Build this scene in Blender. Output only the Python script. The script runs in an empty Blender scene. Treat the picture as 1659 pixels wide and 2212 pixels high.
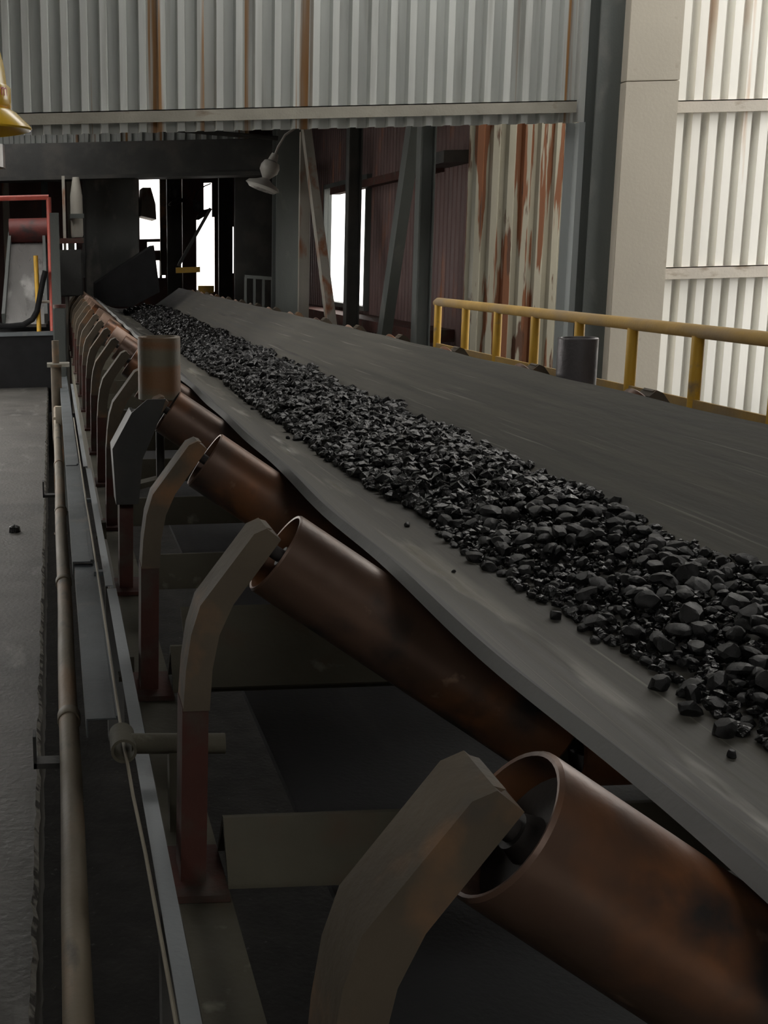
import bpy, bmesh, math, random
from mathutils import Vector, Matrix, noise as mnoise
R = math.radians
E = 1.5                      # eye height above the walkway
col = bpy.context.scene.collection
rnd = random.Random(7)

# ------------------------------------------------------------------ camera
F, PX, PY, W, H = 2600.0, 184.5, 1106.0, 1659, 2212
yd = Vector(((110 - PX) / F, (PY - 557) / F, -1)).normalized()
zd = Vector((-.03, 1, 0)); zd = (zd - zd.dot(yd) * yd).normalized()
xd = yd.cross(zd)
cd = bpy.data.cameras.new('camera')
cam = bpy.data.objects.new('camera', cd); col.objects.link(cam)
cd.sensor_fit = 'HORIZONTAL'; cd.sensor_width = 36; cd.lens = F / W * 36
cd.shift_x = (W / 2 - PX) / W; cd.shift_y = 0; cd.clip_start = .02; cd.clip_end = 300
cam.matrix_world = Matrix.Translation((0, 0, E)) @ Matrix((xd, yd, zd)).to_4x4()
bpy.context.scene.camera = cam

def at(u, v, Y):             # the point of the photograph's (u, v) at the distance Y along the conveyor
    c = Vector(((u - PX) / F, (PY - v) / F, -1))
    r = Vector((c.dot(xd), c.dot(yd), c.dot(zd)))
    r *= Y / r.y
    return Vector((r.x, r.y, r.z + E))

# ------------------------------------------------------------------ materials
def mat(name, base, rough=.6, metal=0, spots=None, grain=.25, scale=(6, 6, 6), streak=None, bump=.15, bscale=60, spec=.5, thr=(.5, .7), coord='Object'):
    """base colour with large soft variation, spots = (colour, scale, low, high) patches; streak = the same stretched along one axis"""
    m = bpy.data.materials.new(name); m.use_nodes = True
    nt = m.node_tree; N = nt.nodes; L = nt.links
    b = N['Principled BSDF']; b.inputs['Roughness'].default_value = rough; b.inputs['Metallic'].default_value = metal
    b.inputs['Specular IOR Level'].default_value = spec
    tc = N.new('ShaderNodeTexCoord')
    oi = N.new('ShaderNodeObjectInfo')
    off = N.new('ShaderNodeVectorMath'); off.operation = 'ADD'
    mul = N.new('ShaderNodeMath'); mul.operation = 'MULTIPLY'; mul.inputs[1].default_value = 37.0
    L.new(oi.outputs['Random'], mul.inputs[0]); L.new(tc.outputs[coord], off.inputs[0]); L.new(mul.outputs[0], off.inputs[1])
    def nz(sc, detail=5):
        mp = N.new('ShaderNodeMapping'); mp.inputs['Scale'].default_value = sc
        L.new(off.outputs[0], mp.inputs[0])
        n = N.new('ShaderNodeTexNoise'); n.inputs['Scale'].default_value = 1; n.inputs['Detail'].default_value = detail
        L.new(mp.outputs[0], n.inputs['Vector']); return n.outputs['Fac']
    def ramp(src, lo, hi):
        r = N.new('ShaderNodeMapRange'); r.inputs['From Min'].default_value = lo; r.inputs['From Max'].default_value = hi
        L.new(src, r.inputs['Value']); return r.outputs['Result']
    def mix(a, c, fac):
        x = N.new('ShaderNodeMix'); x.data_type = 'RGBA'
        L.new(fac, x.inputs['Factor'])
        for s, i in ((a, 6), (c, 7)):
            if isinstance(s, tuple): x.inputs[i].default_value = (*s, 1)
            else: L.new(s, x.inputs[i])
        return x.outputs[2]
    lo = tuple(c * (1 - grain) for c in base); hi = tuple(min(1, c * (1 + grain)) for c in base)
    cur = mix(lo, hi, ramp(nz(scale), .3, .7))
    for sp in (spots or []):
        c2, sc, a, d = sp
        cur = mix(cur, c2, ramp(nz(sc if isinstance(sc, tuple) else (sc,) * 3), a, d))
    L.new(cur, b.inputs['Base Color'])
    rr = N.new('ShaderNodeMapRange'); rr.inputs['To Min'].default_value = max(.05, rough - .12); rr.inputs['To Max'].default_value = min(1, rough + .12)
    L.new(nz(tuple(s * 2.3 for s in scale)), rr.inputs['Value']); L.new(rr.outputs[0], b.inputs['Roughness'])
    if bump:
        bp = N.new('ShaderNodeBump'); bp.inputs['Strength'].default_value = bump; bp.inputs['Distance'].default_value = .01
        L.new(nz((bscale,) * 3, 3), bp.inputs['Height']); L.new(bp.outputs[0], b.inputs['Normal'])
    return m

RUST = (.30, .105, .035)
M = {}
M['sheet'] = mat('weathered_sheet', (.50, .52, .50), .55, .0, [((.30, .15, .05), (9.5, .4, .12), .61, .66), ((.26, .26, .24), (7, 3, .5), .58, .8)], .14, (5, 5, .6), bump=.05, bscale=20)
M['sheet_plain'] = mat('plain_grey_sheet', (.36, .39, .39), .5, 0, None, .12, (5, 5, .6), bump=.05, bscale=20)
M['sheet_white'] = mat('white_sheet', (.86, .85, .80), .5, .0, [((.50, .27, .11), (7, .5, .3), .66, .78)], .06, (3, 3, .5), bump=.04, bscale=20)
M['sheet_rust'] = mat('rusted_sheet', (.34, .325, .27), .6, .0, [((.17, .058, .02), (11, 2, .6), .515, .54), ((.08, .032, .016), (12, 3, 1.6), .60, .64)], .12, (5, 5, 1), bump=.1, bscale=30)
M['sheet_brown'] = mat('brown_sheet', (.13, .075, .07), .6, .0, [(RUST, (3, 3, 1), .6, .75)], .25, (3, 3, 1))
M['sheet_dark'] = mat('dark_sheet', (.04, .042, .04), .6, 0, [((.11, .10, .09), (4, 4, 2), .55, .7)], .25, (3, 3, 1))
M['girt'] = mat('dusty_girt', (.30, .285, .24), .75, 0, [((.16, .11, .07), (4, 4, 9), .6, .75)], .18, (3, 3, 3))
M['girt_pale'] = mat('pale_girt', (.52, .48, .42), .75, 0, [((.25, .19, .13), (4, 4, 9), .6, .75)], .12, (3, 3, 3))
M['concrete'] = mat('white_painted_concrete', (.50, .46, .385), .8, 0, [((.34, .28, .21), 6, .66, .8), ((.25, .2, .16), 38, .73, .78)], .05, (1.5, 1.5, 1.5), bump=.1, bscale=40)
M['steel_grey'] = mat('grey_painted_steel', (.095, .105, .10), .55, 0, [((.16, .16, .15), (4, 4, 2), .6, .75)], .15, (3, 3, 1))
M['steel_pale'] = mat('pale_steel', (.42, .40, .35), .6, 0, [(RUST, (6, 6, 2), .55, .7)], .15, (4, 4, 1))  # pale tone carries the light on window posts, brace and far machinery
M['steel_dark'] = mat('dark_steel', (.03, .031, .03), .6, 0, [((.055, .05, .045), (3, 3, 3), .5, .7)], .25, (3, 3, 3))
M['steel_blue'] = mat('blue_grey_steel', (.115, .13, .14), .6, 0, [((.17, .17, .165), 7, .6, .75)], .15, (4, 4, 4))
M['angle'] = mat('galvanised_angle', (.30, .325, .34), .5, .1, [((.15, .14, .13), (9, 2, 9), .62, .72)], .12, (5, 2, 5))
M['olive'] = mat('dusty_olive_steel', (.085, .078, .056), .8, 0, [((.09, .06, .04), 5, .58, .75), ((.2, .19, .15), 9, .66, .75)], .2, (4, 4, 4))
M['bracket'] = mat('dusty_bracket', (.105, .083, .058), .75, 0, [((.22, .12, .06), 7, .52, .68), ((.075, .065, .055), 9, .62, .75)], .2, (5, 5, 5))
M['redrust'] = mat('red_oxide_steel', (.065, .02, .014), .75, 0, [((.06, .045, .035), 9, .5, .65)], .25, (6, 6, 6))
M['roller'] = mat('worn_roller', (.115, .068, .048), .40, .3, [((.24, .10, .045), 4.5, .47, .62), ((.045, .039, .037), 6, .54, .66), ((.30, .20, .14), 17, .66, .74)], .2, (5, 5, 5), bump=.08, bscale=45)
M['roller_lit'] = mat('lit_roller', (.34, .22, .16), .6, .1, [((.45, .33, .28), 5, .5, .7)], .2, (5, 5, 5))  # brighter copy of the roller colour, with the far daylight painted in
M['roller_dark'] = mat('roller_end', (.05, .045, .042), .7, .2, None, .2)
M['pipe'] = mat('dusty_pipe', (.19, .155, .105), .65, .1, [((.26, .17, .10), (8, 2, 8), .52, .66), ((.10, .085, .065), (14, 5, 14), .6, .72), ((.33, .29, .22), 25, .72, .8)], .18, (6, 3, 6))
M['yellow'] = mat('yellow_paint', (.72, .42, .045), .5, 0, [((.36, .25, .12), 12, .58, .75)], .1, (6, 6, 6), bump=.05)
M['yellow_dusty'] = mat('dusty_yellow_rail', (.46, .29, .085), .75, 0, [((.33, .24, .14), (6, 2, 6), .45, .65)], .15, (6, 6, 6))
M['red'] = mat('red_paint', (.62, .12, .09), .5, 0, [((.5, .3, .26), 9, .55, .7)], .1)
M['red_dark'] = mat('dull_red_drum', (.16, .035, .03), .6, 0, [((.05, .03, .03), 6, .5, .7)], .2)
M['floor'] = mat('trodden_concrete', (.095, .09, .082), .5, 0, [((.055, .052, .048), 2.2, .52, .68), ((.19, .185, .17), (9, 3, 9), .6, .75)], .2, (2, 2, 2), bump=.35, bscale=45)
M['floor_edge'] = mat('lit_broken_edge', (.40, .385, .35), .85, 0, [((.09, .085, .08), 20, .5, .6)], .3, (20, 20, 20), bump=.6, bscale=60)  # pale colour paints in the light caught along the broken edge
M['pit'] = mat('coal_dust_ground', (.03, .028, .025), .85, 0, [((.09, .085, .08), 30, .68, .75)], .4, (5, 5, 5), bump=.5, bscale=40)
M['coal'] = mat('coal', (.008, .008, .0085), .28, 0, [((.035, .035, .036), 30, .55, .65)], .3, (30, 30, 30), bump=.35, bscale=90, spec=.42)
M['belt_under'] = mat('rubber_underside', (.035, .036, .038), .55, 0, [((.07, .07, .07), (4, .8, 4), .6, .75)], .2, (4, .6, 4))
M['belt_return'] = mat('dusty_return_belt', (.062, .063, .066), .6, 0, [((.10, .10, .098), (4, .8, 4), .6, .75)], .15, (4, .6, 4))
M['lamp'] = mat('grey_lamp_housing', (.40, .39, .36), .5, .1, None, .12)
M['glass'] = mat('frosted_glass', (.75, .74, .7), .25, 0, None, .05, bump=0)
M['black'] = mat('black_rubber', (.012, .012, .013), .8, 0, None, .2, spec=.2)
M['slate'] = mat('shiny_slide_plate', (.18, .175, .17), .3, .2, [((.45, .44, .43), (3, 1, 1), .6, .7)], .2, (4, 1, 1))
M['helmet'] = mat('yellow_helmet_shell', (1.0, .62, .045), .22, 0, None, .02, bump=0)
M['helmet_red'] = mat('red_print', (.72, .06, .02), .5, 0, None, .02, bump=0)
M['skin'] = mat('skin', (.42, .24, .16), .5, 0, None, .06, bump=.04)
M['cloth'] = mat('navy_workwear', (.03, .04, .07), .85, 0, None, .2, bump=.2, bscale=150)
M['boot'] = mat('black_boot_leather', (.02, .018, .016), .55, 0, None, .2)
M['outside'] = mat('outside_ground', (.22, .2, .17), .9, 0, None, .1, (.3, .3, .3), bump=0)
M['goggle'] = mat('clear_lens', (.55, .52, .50), .12, 0, None, .05, bump=0)
M['rope'] = mat('pull_cord_sheath', (.30, .27, .21), .7, 0, None, .12)
M['ceiling'] = mat('sooty_roof', (.14, .14, .135), .8, 0, None, .2)
M['tag'] = mat('pale_plate', (.55, .49, .40), .7, 0, None, .12)
M['guide'] = mat('banded_guide_roller', (.165, .148, .108), .55, .1, [((.20, .105, .05), (.7, .7, 9), .5, .6), ((.26, .165, .05), (.5, .5, 13), .57, .64)], .1, (2, 2, 10))
M['guide_grey'] = mat('grey_guide_roller', (.14, .13, .135), .38, .3, [((.23, .21, .21), (8, 8, 8), .55, .7)], .15, (6, 6, 6))

def belt_mat():
    m = bpy.data.materials.new('dusty_belt_rubber'); m.use_nodes = True
    N, L = m.node_tree.nodes, m.node_tree.links; b = N['Principled BSDF']
    uv = N.new('ShaderNodeUVMap'); uv.uv_map = 'across'
    sep = N.new('ShaderNodeSeparateXYZ'); L.new(uv.outputs[0], sep.inputs[0])
    def nz(sc, det=5):
        mp = N.new('ShaderNodeMapping'); mp.inputs['Scale'].default_value = sc; L.new(uv.outputs[0], mp.inputs[0])
        n = N.new('ShaderNodeTexNoise'); n.inputs['Scale'].default_value = 1; n.inputs['Detail'].default_value = det
        L.new(mp.outputs[0], n.inputs['Vector']); return n.outputs['Fac']
    def mr(s, a, c, t0=0, t1=1):
        r = N.new('ShaderNodeMapRange'); r.inputs['From Min'].default_value = a; r.inputs['From Max'].default_value = c
        r.inputs['To Min'].default_value = t0; r.inputs['To Max'].default_value = t1
        L.new(s, r.inputs['Value']); return r.outputs['Result']
    def mix(a, c, f):
        x = N.new('ShaderNodeMix'); x.data_type = 'RGBA'; L.new(f, x.inputs['Factor'])
        for s, i in ((a, 6), (c, 7)):
            if isinstance(s, tuple): x.inputs[i].default_value = (*s, 1)
            else: L.new(s, x.inputs[i])
        return x.outputs[2]
    def op(o, a, c):
        x = N.new('ShaderNodeMath'); x.operation = o
        for k, s in enumerate((a, c)):
            if isinstance(s, float): x.inputs[k].default_value = s
            else: L.new(s, x.inputs[k])
        return x.outputs[0]
    streaks = nz((26, .5, 1))
    cur = mix((.068, .065, .056), (.114, .107, .091), mr(streaks, .35, .65))
    cur = mix(cur, (.19, .18, .155), mr(nz((60, .8, 1)), .62, .72))
    cur = mix(cur, (.045, .044, .042), mr(nz((14, .35, 1)), .62, .7))
    # clean dark rubber band along the edge, with a ragged inner border
    edge = op('ADD', sep.outputs[0], op('MULTIPLY', op('SUBTRACT', nz((3, 2.2, 1)), .5), .05))
    cur = mix((.042, .042, .042), cur, mr(edge, .062, .07))
    L.new(cur, b.inputs['Base Color'])
    b.inputs['Specular IOR Level'].default_value = .3
    # worn, dust-polished smears at the trough bend, also paled for reflected daylight
    band = mr(op('ABSOLUTE', op('SUBTRACT', sep.outputs[0], .44), .0), .015, .10, 1, 0)
    worn = op('MULTIPLY', band, mr(nz((7, 1.5, 1)), .52, .62))
    cur = mix(cur, (.27, .25, .20), op('MULTIPLY', worn, .55)); L.new(cur, b.inputs['Base Color'])
    L.new(op('SUBTRACT', mr(streaks, .3, .7, .58, .74), op('MULTIPLY', worn, .34)), b.inputs['Roughness'])
    bp = N.new('ShaderNodeBump'); bp.inputs['Strength'].default_value = .18; bp.inputs['Distance'].default_value = .008
    L.new(nz((50, 6, 1)), bp.inputs['Height']); L.new(bp.outputs[0], b.inputs['Normal'])
    return m
M['belt'] = belt_mat()
M['belt_edge'] = mat('cut_belt_edge', (.16, .16, .155), .7, 0, [((.09, .09, .088), (3, 2, 3), .55, .7)], .15, (9, 2, 9))

# ------------------------------------------------------------------ mesh building
class MB:
    def __init__(s): s.bm = bmesh.new(); s.mats = []
    def quadbox(s, p0, p1):
        (x0, y0, z0), (x1, y1, z1) = p0, p1
        v = [s.bm.verts.new(c) for c in ((x0, y0, z0), (x1, y0, z0), (x1, y1, z0), (x0, y1, z0), (x0, y0, z1), (x1, y0, z1), (x1, y1, z1), (x0, y1, z1))]
        for f in ((3, 2, 1, 0), (4, 5, 6, 7), (0, 1, 5, 4), (1, 2, 6, 5), (2, 3, 7, 6), (3, 0, 4, 7)): s.bm.faces.new([v[i] for i in f])
        return s
    box = quadbox
    def prism(s, poly, a, b, axis='y'):       # poly in the two other axes, extruded from a to b
        def P(p, t): return {'x': (t, p[0], p[1]), 'y': (p[0], t, p[1]), 'z': (p[0], p[1], t)}[axis]
        A = [s.bm.verts.new(P(p, a)) for p in poly]; B = [s.bm.verts.new(P(p, b)) for p in poly]
        s.bm.faces.new(A); s.bm.faces.new(B[::-1])
        n = len(poly)
        for i in range(n): s.bm.faces.new((A[i], B[i], B[(i + 1) % n], A[(i + 1) % n]))
        return s
    def bar(s, p, q, w, h, up=(0, 0, 1)):     # rectangular bar between two points
        p, q = Vector(p), Vector(q); d = (q - p).normalized(); u = Vector(up); x = d.cross(u)
        if x.length < 1e-3: x = d.cross(Vector((0, 1, 0)))
        x.normalize(); u = x.cross(d)
        A = [s.bm.verts.new(p + x * a * w / 2 + u * b * h / 2) for a, b in ((-1, -1), (1, -1), (1, 1), (-1, 1))]
        B = [s.bm.verts.new(q + x * a * w / 2 + u * b * h / 2) for a, b in ((-1, -1), (1, -1), (1, 1), (-1, 1))]
        s.bm.faces.new(A); s.bm.faces.new(B[::-1])
        for i in range(4): s.bm.faces.new((A[i], B[i], B[(i + 1) % 4], A[(i + 1) % 4]))
        return s
    def lathe(s, prof, p, d, n=28, closed=False):   # prof: (along, radius) about the axis p + t d
        p, d = Vector(p), Vector(d).normalized(); u = d.orthogonal().normalized(); w = d.cross(u)
        rings = []
        for t, r in prof:
            if r < 1e-6: rings.append([s.bm.verts.new(p + d * t)])
            else: rings.append([s.bm.verts.new(p + d * t + (u * math.cos(2 * math.pi * k / n) + w * math.sin(2 * math.pi * k / n)) * r) for k in range(n)])
        pairs = list(zip(rings, rings[1:])) + ([(rings[-1], rings[0])] if closed else [])
        for a, b in pairs:
            for k in range(n):
                k2 = (k + 1) % n
                if len(a) == 1 and len(b) == 1: break
                if len(a) == 1: s.bm.faces.new((a[0], b[k], b[k2]))
                elif len(b) == 1: s.bm.faces.new((a[k], b[0], a[k2]))
                else: s.bm.faces.new((a[k], b[k], b[k2], a[k2]))
        return s
    def tube(s, pts, r, n=12):
        pts = [Vector(p) for p in pts]; rings = []; u = None
        for i, p in enumerate(pts):
            d = (pts[min(i + 1, len(pts) - 1)] - pts[max(i - 1, 0)]).normalized()
            u = d.orthogonal().normalized() if u is None else (u - u.dot(d) * d).normalized()
            w = d.cross(u); rr = r[i] if isinstance(r, (list, tuple)) else r
            rings.append([s.bm.verts.new(p + (u * math.cos(2 * math.pi * k / n) + w * math.sin(2 * math.pi * k / n)) * rr) for k in range(n)])
        for a, b in zip(rings, rings[1:]):
            for k in range(n): s.bm.faces.new((a[k], b[k], b[(k + 1) % n], a[(k + 1) % n]))
        s.bm.faces.new(rings[0][::-1]); s.bm.faces.new(rings[-1])
        return s
    def pipe_ring(s, p, d, r, rin, length, n=24):
        return s.lathe([(0, rin), (0, r), (length, r), (length, rin)], p, d, n, True)
    def sheet(s, line, a, b, axis, t=.003):   # an open profile line given a thickness, extruded
        n = []
        for i, p in enumerate(line):
            q0, q1 = Vector(line[max(i - 1, 0)]), Vector(line[min(i + 1, len(line) - 1)])
            d = (q1 - q0).normalized(); n.append((p[0] - d.y * t, p[1] + d.x * t))
        def P(p, z): return {'x': (z, p[0], p[1]), 'y': (p[0], z, p[1]), 'z': (p[0], p[1], z)}[axis]
        rows = [[s.bm.verts.new(P(p, z)) for p in ln] for z in (a, b) for ln in (line, n)]
        A, An, B, Bn = rows
        for i in range(len(line) - 1):
            s.bm.faces.new((A[i], A[i + 1], B[i + 1], B[i])); s.bm.faces.new((An[i + 1], An[i], Bn[i], Bn[i + 1]))
            s.bm.faces.new((A[i + 1], A[i], An[i], An[i + 1])); s.bm.faces.new((B[i], B[i + 1], Bn[i + 1], Bn[i]))
        for k in (0, -1): s.bm.faces.new((A[k], B[k], Bn[k], An[k]))
        return s
    def build(s, name, m, parent=None, bevel=0, smooth=35, loc=None):
        bmesh.ops.recalc_face_normals(s.bm, faces=s.bm.faces)
        if bevel: 
            es = [e for e in s.bm.edges if len(e.link_faces) == 2 and e.calc_face_angle(0) > R(40)]
            bmesh.ops.bevel(s.bm, geom=es, offset=bevel, segments=2, affect='EDGES', clamp_overlap=True)
        me = bpy.data.meshes.new(name); s.bm.to_mesh(me); s.bm.free()
        for x in (m if isinstance(m, list) else [m]): me.materials.append(x)
        me.polygons.foreach_set('use_smooth', [True] * len(me.polygons)); me.set_sharp_from_angle(angle=R(smooth))
        o = bpy.data.objects.new(name, me); col.objects.link(o)
        if parent is not None:
            o.parent = parent; o.location = -parent.location
        return o

def tag(o, label=None, cat=None, group=None, kind=None):
    for k, v in (('label', label), ('category', cat), ('group', group), ('kind', kind)):
        if v: o[k] = v
    return o
def empty(name, loc, label, cat, group=None):
    o = bpy.data.objects.new(name, None); col.objects.link(o); o.location = loc; o.empty_display_size = .1
    return tag(o, label, cat, group)
def structure(o): o['kind'] = 'structure'; return o

def corr_line(x0, x1, y, pitch, prof):
    """trapezoid ribs along the first axis; prof: (fraction of the pitch, offset)"""
    out = []; n = max(1, round((x1 - x0) / pitch)); p = (x1 - x0) / n
    for i in range(n):
        for f, d in prof: out.append((x0 + (i + f) * p, y + d))
    out.append((x1, y + prof[0][1])); return out
RIB = [(0, 0), (.50, 0), (.57, -.072), (.91, -.072)]           # valley, rise, crest, fall
RIBW = [(0, 0), (.16, 0), (.22, -.085), (.72, -.085)]

# ------------------------------------------------------------------ floors
def slab():
    b = MB(); bm = b.bm; n = 330; ys = [-3 + 17.3 * i / n for i in range(n + 1)]
    prev = None
    for y in ys:
        e = -.078 + .006 * mnoise.noise(Vector((y * 9, 0, 0))) + .009 * mnoise.noise(Vector((y * 31, 3, 0))) * (1 if y > 0 else .2)
        row = [bm.verts.new(c) for c in ((-3, y, 0), (e - .012, y, 0), (e, y, -.012 - .01 * abs(mnoise.noise(Vector((y * 25, 7, 0))))), (e + .004, y, -.22), (-3, y, -.22))]
        if prev:
            for k in range(5):
                f = bm.faces.new((prev[k], prev[(k + 1) % 5], row[(k + 1) % 5], row[k])); f.material_index = 1 if k == 1 else 0
        else: bm.faces.new(row)
        prev = row
    bm.faces.new(prev[::-1])
    return structure(b.build('floor', [M['floor'], M['floor_edge']]))
slab()
structure(MB().box((-3, -3, -.95), (7.2, 26, -.85)).build('floor_pit', M['pit']))
structure(MB().box((2.62, -3, -.2), (7.2, 10, 0)).build('floor_right', M['floor']))
structure(MB().box((-60, -60, -3.2), (60, 60, -3)).build('ground', M['outside']))

# ------------------------------------------------------------------ tower shell
YW = 10.0
zb = E + .955
w = MB().sheet(corr_line(-3.0, 4.45, YW, .153, RIB), zb, 6.0, 'z')
structure(w.build('wall_front', M['sheet'], smooth=20))
w = MB().sheet(corr_line(4.17, 4.45, YW, .14, RIB), -.2, zb, 'z')
structure(w.build('wall_jamb', M['sheet_plain'], smooth=20))
w = MB().sheet(corr_line(4.86, 7.2, YW + .02, .141, RIBW), -.2, 6.0, 'z')
structure(w.build('wall_right', M['sheet_white'], smooth=20))
def girt(name, x0, x1, z0, z1, m, y=YW - .04):
    b = MB().box((x0, y - .075, z1 - .008), (x1, y, z1)); b.box((x0, y - .075, z0), (x1, y - .067, z1))
    return structure(b.build(name, m))
girt('trim_1', -3, 4.2, E + 1.025, E + 1.118, M['girt'])
girt('trim_2', 4.86, 7.2, E + 1.005, E + 1.098, M['girt_pale'])
girt('trim_3', 4.86, 7.2, E - .297, E - .2, M['girt_pale'])
girt('trim_4', 4.86, 7.2, E + 2.3, E + 2.39, M['girt_pale'])
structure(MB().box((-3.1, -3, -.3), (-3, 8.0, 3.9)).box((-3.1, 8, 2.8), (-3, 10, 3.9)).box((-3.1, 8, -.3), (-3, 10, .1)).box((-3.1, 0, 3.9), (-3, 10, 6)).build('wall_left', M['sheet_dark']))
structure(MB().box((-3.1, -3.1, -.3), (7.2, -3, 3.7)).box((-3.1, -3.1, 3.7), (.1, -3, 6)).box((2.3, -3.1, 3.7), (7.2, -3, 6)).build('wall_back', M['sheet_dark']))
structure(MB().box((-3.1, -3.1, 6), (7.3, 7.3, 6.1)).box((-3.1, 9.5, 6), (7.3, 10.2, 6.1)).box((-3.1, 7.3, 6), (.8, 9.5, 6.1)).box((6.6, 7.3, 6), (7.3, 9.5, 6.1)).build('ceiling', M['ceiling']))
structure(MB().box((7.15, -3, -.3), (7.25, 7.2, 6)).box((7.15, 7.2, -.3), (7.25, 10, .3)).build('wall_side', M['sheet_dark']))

c = empty('concrete_column', (4.7, YW - .2, -.2), 'broad cream concrete column beside the bright ribbed wall', 'column')
def conc():
    b = MB()
    b.box((4.46, YW - .38, -.2), (4.88, YW + .05, E + 1.215)); b.box((4.461, YW - .379, E + 1.22), (4.879, YW + .05, 6))
    return b
conc().build('shaft', M['concrete'], c, bevel=.004)
def ibeam(b, cx, cy, z0, z1, wd, dp, t=.014, turn=False):
    for (x0, x1, y0, y1) in ((-wd / 2, wd / 2, -dp / 2, -dp / 2 + t), (-wd / 2, wd / 2, dp / 2 - t, dp / 2), (-t / 2, t / 2, -dp / 2 + t, dp / 2 - t)):
        if turn: x0, x1, y0, y1 = y0, y1, x0, x1
        b.box((cx + x0, cy + y0, z0), (cx + x1, cy + y1, z1))
    return b
tag(ibeam(MB(), 4.375, YW - .17, -.2, 6, .20, .24, .016).build('steel_column', M['steel_grey']), 'dark grey steel column rising between ribbed wall and concrete column', 'column')

# ------------------------------------------------------------------ conveyor: idlers
A2 = Vector((.819, 0, -.574)); NR = Vector((.574, 0, .819)); RR = .083; XC = 1.275
def roller_mb(p, d, L):
    k = [(.05, RR - .009), (0, RR - .007), (-.001, RR - .003), (.003, RR), (L - .003, RR), (L + .001, RR - .003), (L, RR - .007), (L - .05, RR - .009)]
    return MB().lathe(k, p, d, 44)
def caps(p, d, L, par):
    p, d = Vector(p), Vector(d).normalized()
    for q, e in ((p, d), (p + d * L, -d)):
        b = MB().lathe([(-.034, 0), (-.034, .013), (.012, .013), (.012, .02), (.03, .026), (.034, RR - .012), (.034, RR - .0095), (.045, RR - .0095), (.045, 0)], q, e, 28)
        sub_part(b, 'end_cap', M['roller_dark'], par)
OUT = [(.374, -.486), (.351, -.496), (.253, -.627), (.236, -.682), (.226, -.75), (.220, -.83)]
INN = [(.400, -.508), (.313, -.628), (.288, -.684), (.275, -.75), (.270, -.83)]
SHX = .018
XM = XC - .022
def mirror(poly): return [(2 * XM - x, z - .026) for x, z in poly]
def bracket_mb(mir):
    out = [(x + SHX * 0, z + E) for x, z in OUT]; inn = [(x, z + E) for x, z in INN]
    web_in = [(x + .012, z - .004) for x, z in out]
    b = MB(); f = mirror if mir else (lambda q: q)
    full = out + inn[::-1]
    b.prism(f(full), -.046, -.036); b.prism(f(full), .036, .046)
    b.prism(f(out + web_in[::-1]), -.036, .036)
    cap = [out[0], inn[0], (inn[0][0] - .006, inn[0][1] - .010), (out[0][0] - .004, out[0][1] - .012)]
    b.prism(f(cap), -.036, .036)
    return b
def leg_mb(mir):
    b = MB(); f = mirror if mir else (lambda q: q)
    o = [(.219, E - .825), (.213, E - 1.178), (.228, E - 1.178), (.234, E - .825)]
    fl = [(.219, E - .825), (.213, E - 1.178), (.262, E - 1.178), (.268, E - .825)]
    b.prism(f(fl), -.044, -.035); b.prism(f(fl), .035, .044); b.prism(f(o), -.035, .035)
    b.box(*(((.20, -.10, E - 1.19), (.30, .10, E - 1.176)) if not mir else ((2 * XC - .30, -.10, E - 1.19), (2 * XC - .20, .10, E - 1.176))))
    return b
def beam_mb():
    # inverted angle lying across the stringers
    return MB().prism([(-.075, E - 1.178), (-.075, E - 1.166), (-.006, E - 1.066), (.006, E - 1.066), (.075, E - 1.166), (.075, E - 1.178), (0, E - 1.085)], .30, 2 * XC - .30, 'x')
def stand_mb(mir):
    x = .935 if not mir else 2 * XC - .935
    b = MB().prism([(x - .05, E - 1.10), (x + .05, E - 1.10), (x + .022, E - .90), (x + .015, E - .885), (x - .015, E - .885), (x - .022, E - .90)], -.009, .009)
    return b
Sp, Y1 = 1.05, 1.10
ORD = ['nearest', 'second', 'third', 'fourth', 'fifth', 'sixth', 'seventh', 'eighth', 'ninth', 'tenth', 'eleventh', 'twelfth', 'thirteenth', 'fourteenth', 'fifteenth', 'sixteenth']
LAB = ['nearest idler set, with copper brown roller filling the lower right corner',
       'second idler set from the camera, with dark roller behind the cord bracket',
       'third idler set from the camera, with orange glow on its brown roller',
       'fourth idler set, with wide dark side plate below the banded guide roller',
       'fifth idler set, directly behind the banded guide roller']
def mesh_part(mb, name, m, root):
    o = mb.build(name, m); o.parent = root; o.location = (-root['bx'], 0, -root['bz']); return o
def sub_part(mb, name, m, par):
    o = mb.build(name, m); o.parent = par; return o
proto = None
def mk_idler():
    r = bpy.data.objects.new('idler_set', None); col.objects.link(r)
    r['bx'], r['bz'] = .24, E - 1.19
    p0 = A2 * .637 + NR * -.216 + Vector((0, 0, E))
    ma = Vector((-A2.x, 0, A2.z)); mp = Vector((2 * XC - p0.x, 0, p0.z)) + ma * .055
    w1 = mesh_part(roller_mb(p0, (A2.x, -.09, A2.z), .625), 'wing_roller', M['roller'], r); caps(p0, (A2.x, -.09, A2.z), .625, w1)
    w1 = mesh_part(roller_mb(mp, (ma.x, -.09, ma.z), .57), 'wing_roller', M['roller'], r); caps(mp, (ma.x, -.09, ma.z), .57, w1)
    w1 = mesh_part(roller_mb(Vector((.965, 0, E - .938)), Vector((1, 0, 0)), .62), 'centre_roller', M['roller'], r); caps(Vector((.965, 0, E - .938)), Vector((1, 0, 0)), .62, w1)
    for mir in (False, True):
        mesh_part(bracket_mb(mir), 'bracket', M['bracket'], r)
        mesh_part(leg_mb(mir), 'leg', M['redrust'], r)
        mesh_part(stand_mb(mir), 'inner_stand', M['olive'], r)
    mesh_part(beam_mb(), 'cross_beam', M['olive'], r)
    return r
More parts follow.
